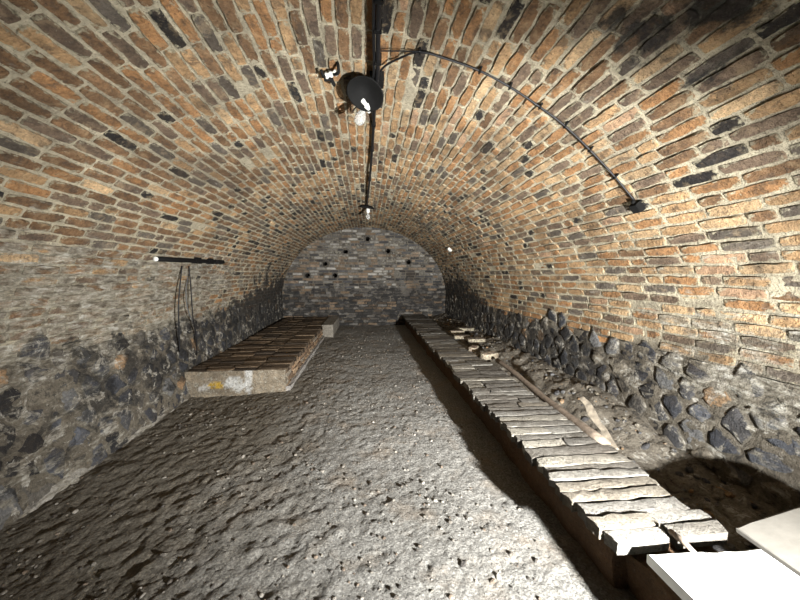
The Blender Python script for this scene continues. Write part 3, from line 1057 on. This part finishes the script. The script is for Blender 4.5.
# side cable curving down the right of the vault
pix = [(377, 76), (385, 66), (400, 58), (420, 52), (450, 60), (480, 71), (510, 87), (540, 107), (565, 126), (590, 150), (615, 177), (634, 200)]
path = [on_vault(a, b_, .03) for a, b_ in pix]
sidec = empty('side_cable', path[-1]); tag(sidec, 'thin black cable curving down the right side of the vault', 'cable')
m = MB(); m.tube(smooth_path(path), 0.0065, 8, lin(26, 26, 28)); m.build('cable', M_CABLE, sidec)
p2 = [on_vault(a, b_, .035) for a, b_ in [(379, 51), (400, 51), (421, 51.5)]]
m = MB(); m.tube(smooth_path(p2), 0.004, 6, lin(26, 26, 28)); m.build('wire', M_CABLE, sidec)
for i in (3, 5, 6, 7, 8, 9, 10): clip_on(sidec, path[i], path[min(i + 1, 11)] - path[i - 1], 0.010)
# switch box at the cable's end
p = on_vault(640, 205, .0)
n_ = inward(p); d = (path[-1] - path[-2]).normalized(); d = (d - n_ * d.dot(n_)).normalized(); w_ = d.cross(n_)
M_ = Matrix((d, w_, n_)).transposed().to_4x4(); M_.translation = p
sw = empty('junction_box', p); tag(sw, 'small black junction box at the end of the side cable', 'junction box')
m = MB(); m.box(-.035, .035, -.035, .035, -.01, .045, lin(20, 20, 21), M_); m.build('box', M_BLACK, sw, smooth=False)
m = MB(); m.box(-.031, .031, -.031, .031, .045, .052, lin(30, 30, 31), M_); m.build('cover', M_BLACK, sw, smooth=False)
m = MB(); m.tube([M_ @ Vector((-.06, 0, .028)), M_ @ Vector((-.03, 0, .026))], .013, 10, lin(20, 20, 21)); m.build('cable_gland', M_BLACK, sw)

BULB = [(0.0, -0.062), (0.012, -0.061), (0.026, -0.053), (0.036, -0.036), (0.039, -0.018), (0.036, 0.002), (0.027, 0.022), (0.018, 0.036), (0.015, 0.05)]
def bulb_socket(parent, loc, tilt, k=1.0):
    M_ = Matrix.Translation(loc) @ Euler(tilt).to_matrix().to_4x4() @ Matrix.Scale(k, 4)
    m = MB(); m.lathe(BULB, 20, (.8,) * 3, M_); bl = m.build('bulb', M_GLASS, parent)
    m = MB(); m.lathe([(0.0, 0.045), (0.014, 0.045), (0.014, 0.065)], 12, (.6,) * 3, M_); m.build('bulb_cap', M_GREYMETAL, bl)
    m = MB(); m.tube([M_ @ Vector((0, 0, .03)), M_ @ Vector((0, 0, -.01))], .004, 6, (.8,) * 3); m.build('filament_stem', M_PORC, bl)
    return M_
# near lamp fitting
c0 = on_vault(366, 92, .11)
lamp = empty('ceiling_lamp', on_vault(366, 92, 0)); tag(lamp, 'black ceiling lamp with tilted shade and clear bulb, nearest on the crown', 'lamp', 'ceiling lamps')
Mt = Matrix.Translation(c0) @ Euler((math.radians(-24), math.radians(14), 0)).to_matrix().to_4x4()
m = MB(); m.lathe([(0.0, .055), (0.04, .055), (0.05, .04), (0.125, -.02), (0.128, -.028), (0.12, -.026), (0.045, .032), (0.0, .04)], 28, lin(20, 20, 21), Mt); m.build('shade', M_BLACK, lamp)
m = MB(); m.tube([Mt @ Vector((0, 0, .05)), Mt @ Vector((0, 0, .09)), on_vault(367, 84, -.01)], .012, 8, lin(20, 20, 21)); m.build('stem', M_BLACK, lamp)
m = MB(); M_ = Matrix.Translation(on_vault(377, 75, .0))
m.box(-.05, .045, -.05, .05, -.06, .02, lin(20, 20, 21), M_); m.build('mounting_box', M_BLACK, lamp, smooth=False)
m = MB(); m.box(-.03, .025, -.065, -.045, -.05, .0, lin(40, 40, 41), M_); m.build('box_cover', M_BLACK, lamp, smooth=False)
q = on_vault(367.5, 106, .15)
Ms = Matrix.Translation(q) @ Euler((math.radians(20), math.radians(-50), 0)).to_matrix().to_4x4()
m = MB(); m.lathe([(0.0, .055), (.02, .055), (.024, .05), (.024, .015), (.03, .01), (.03, -.035), (.026, -.04), (0, -.04)], 18, (.8,) * 3, Ms); m.build('porcelain_socket', M_PORC, lamp)
bq = on_vault(361, 116, .19)
bulb_socket(lamp, bq, (math.radians(18), math.radians(25), 0), 1.05)
m = MB(); m.tube(smooth_path([q, q + Vector((.03, .02, .05)), on_vault(372, 112, .05), on_vault(373, 122, .02)]), .006, 6, lin(26, 26, 28)); m.build('wire', M_CABLE, lamp)
m = MB(); m.tube(smooth_path([bq + Vector((0, 0, .05)), bq + Vector((-.02, .03, .09)), on_vault(352, 112, .02)]), .006, 6, lin(26, 26, 28)); m.build('wire', M_CABLE, lamp)
# insulator left of the lamp
p = on_vault(331, 66, .0)
ins = empty('insulator', p); tag(ins, 'small white porcelain insulator on black hooks left of the near lamp', 'insulator')
Mi = Matrix.Translation(p + Vector((0, 0, -.05))) @ Euler((math.radians(80), math.radians(20), math.radians(70))).to_matrix().to_4x4()
m = MB(); m.lathe([(0, .04), (.018, .04), (.02, .03), (.012, .015), (.02, 0), (.012, -.015), (.02, -.03), (.018, -.04), (0, -.04)], 16, (.8,) * 3, Mi); m.build('porcelain_body', M_PORC, ins)
m = MB(); m.tube(smooth_path([p + Vector((-.06, -.03, -.045)), p + Vector((-.045, .0, -.065)), p + Vector((.0, .0, -.05)), p + Vector((.045, -.03, -.06)), p + Vector((.05, -.05, -.03)), p + Vector((.04, -.04, .01))]), .010, 8, lin(20, 20, 21)); m.build('hook', M_BLACK, ins)
m = MB(); m.tube(smooth_path([p + Vector((-.05, .05, -.06)), p + Vector((-.01, .06, -.05)), p + Vector((.01, .10, -.06)), p + Vector((.0, .13, -.03)), p + Vector((-.02, .1, .01))]), .012, 8, lin(20, 20, 21)); m.build('hook', M_BLACK, ins)
# far lamp fitting
c1 = on_vault(366.5, 208, .05)
lamp2 = empty('ceiling_lamp', on_vault(366.5, 208, 0)); tag(lamp2, 'small bare bulb lamp on the crown far down the vault', 'lamp', 'ceiling lamps')
m = MB(); m.lathe([(0, .06), (.11, .05), (.16, .0), (.15, -.006), (.10, .03), (0, .04)], 20, lin(20, 20, 21), Matrix.Translation(c1) @ Euler((.2, .15, 0)).to_matrix().to_4x4()); m.build('shade', M_BLACK, lamp2)
m = MB(); m.lathe([(0, .04), (.025, .04), (.035, .0), (.035, -.05), (.02, -.07), (0, -.07)], 14, (.8,) * 3, Matrix.Translation(c1 + Vector((.03, -.02, -.03)))); m.build('porcelain_socket', M_PORC, lamp2)
bulb_socket(lamp2, c1 + Vector((.03, -.02, -.15)), (0, 0, 0), 1.1)
m = MB(); m.tube([c1 + Vector((0, 0, .05)), on_vault(366.5, 208, -.01)], .02, 8, lin(20, 20, 21)); m.build('stem', M_BLACK, lamp2)

# small white fitting on the far right of the vault
p = on_vault(450, 249, 0); n_ = inward(p); d = Vector((0, 1, 0)); w_ = d.cross(n_)
M_ = Matrix((d, w_, n_)).transposed().to_4x4(); M_.translation = p
fit = empty('wall_socket', p); tag(fit, 'tiny white fitting far back on the right of the vault', 'fitting')
m = MB(); m.box(-.07, .07, -.05, .05, -.01, .04, (.8,) * 3, M_); m.build('box', M_PORC, fit, smooth=False)
m = MB(); m.box(-.05, .05, -.035, .035, .04, .05, (.8,) * 3, M_); m.build('cover', M_PORC, fit, smooth=False)

# old strip light on the left wall with its hanging wires
XA = -2.12
A, B = at_x(156, 259, XA), at_x(222, 262, XA)
strip = empty('strip_light', A.lerp(B, .5)); tag(strip, 'long dark strip light fitting fixed to the left wall', 'strip light')
m = MB(); m.tube([A, A.lerp(B, .33), A.lerp(B, .66), B], .026, 10, lin(46, 45, 44)); m.build('tube', M_BLACK, strip)
dv = (B - A).normalized()
m = MB(); m.tube([A - dv * .02, A + dv * .09], .024, 10, lin(200, 196, 186)); m.build('end_cap', M_PORC, strip)
m = MB(); m.tube([B - dv * .25, B + dv * .02], .032, 10, lin(20, 20, 21)); m.build('end_cap', M_BLACK, strip)
m = MB()
Mb = Matrix.Translation(A.lerp(B, .5))
m.box(-.22, -.01, -.7, .7, -.008, .012, lin(60, 54, 48), Matrix.Translation(A.lerp(B, .5) + Vector((0, .02, .03)))); m.build('back_board', M_WOOD, strip, smooth=False)
for t in (.52, .74):
    c_ = A.lerp(B, t)
    m = MB(); m.box(-.16, .035, -.06, .06, -.035, .04, lin(20, 20, 21), Matrix.Translation(c_)); m.build('bracket', M_BLACK, strip, smooth=False)
for (pp, rd) in (([(182, 266), (180, 285), (178.5, 305), (179, 330), (179.5, 352)], .008), ([(189, 266), (191, 290), (193, 318), (196, 335), (197, 353)], .007)):
    path = [at_x(a, b_, XA - .04 - .02 * i) for i, (a, b_) in enumerate(pp)]
    m = MB(); m.tube(smooth_path(path), rd, 6, lin(26, 26, 28)); m.build('hanging_wire', M_CABLE, strip)
m = MB(); m.tube(smooth_path([at_x(a, b_, XA - .1) for a, b_ in [(190, 268), (186, 290), (188, 310), (193, 322)]]), .006, 6, (.5,) * 3); m.build('hanging_wire', M_GREYMETAL, strip)

# ------------------------------------------------------------------ the work light that lights the cellar, standing on the white slab
wl = empty('work_light', (LAMP.x, LAMP.y - .06, BT)); tag(wl, 'yellow work light on a short stand at the near end of the right bench', 'work light')
ox, oy, oz = LAMP
m = MB(); m.box(ox - .12, ox + .12, oy - .11, oy - .06, oz - .09, oz + .188, lin(30, 30, 31)); m.build('housing', M_BLACK, wl, smooth=False)
m = MB(); m.box(ox - .11, ox + .11, oy - .062, oy - .056, oz - .08, oz + .08, (.8,) * 3); m.build('lens', M_PORC, wl, smooth=False)
m = MB(); m.box(ox - .13, ox + .13, oy - .11, oy + .18, oz + .185, oz + .192, (.5,) * 3); m.build('added_visor', M_BLACK, wl, smooth=False)  # unseen plate added to keep the beam off the near upper vault
m = MB(); m.tube([(ox - .13, oy - .085, oz), (ox - .13, oy - .085, oz - .13), (ox + .13, oy - .085, oz - .13), (ox + .13, oy - .085, oz)], .008, 8, (.5,) * 3); m.build('bracket', M_YELLOW, wl)
m = MB(); m.tube([(ox, oy - .085, oz - .13), (ox, oy - .085, BT + .03)], .012, 10, (.5,) * 3); m.build('pole', M_YELLOW, wl)
for a in (200, 270, 340):
    m = MB(); t = math.radians(a)
    m.tube([(ox, oy - .085, BT + .12), (ox + .15 * math.cos(t), oy - .085 + .15 * math.sin(t), BT + .008)], .008, 8, (.5,) * 3); m.build('leg', M_YELLOW, wl)
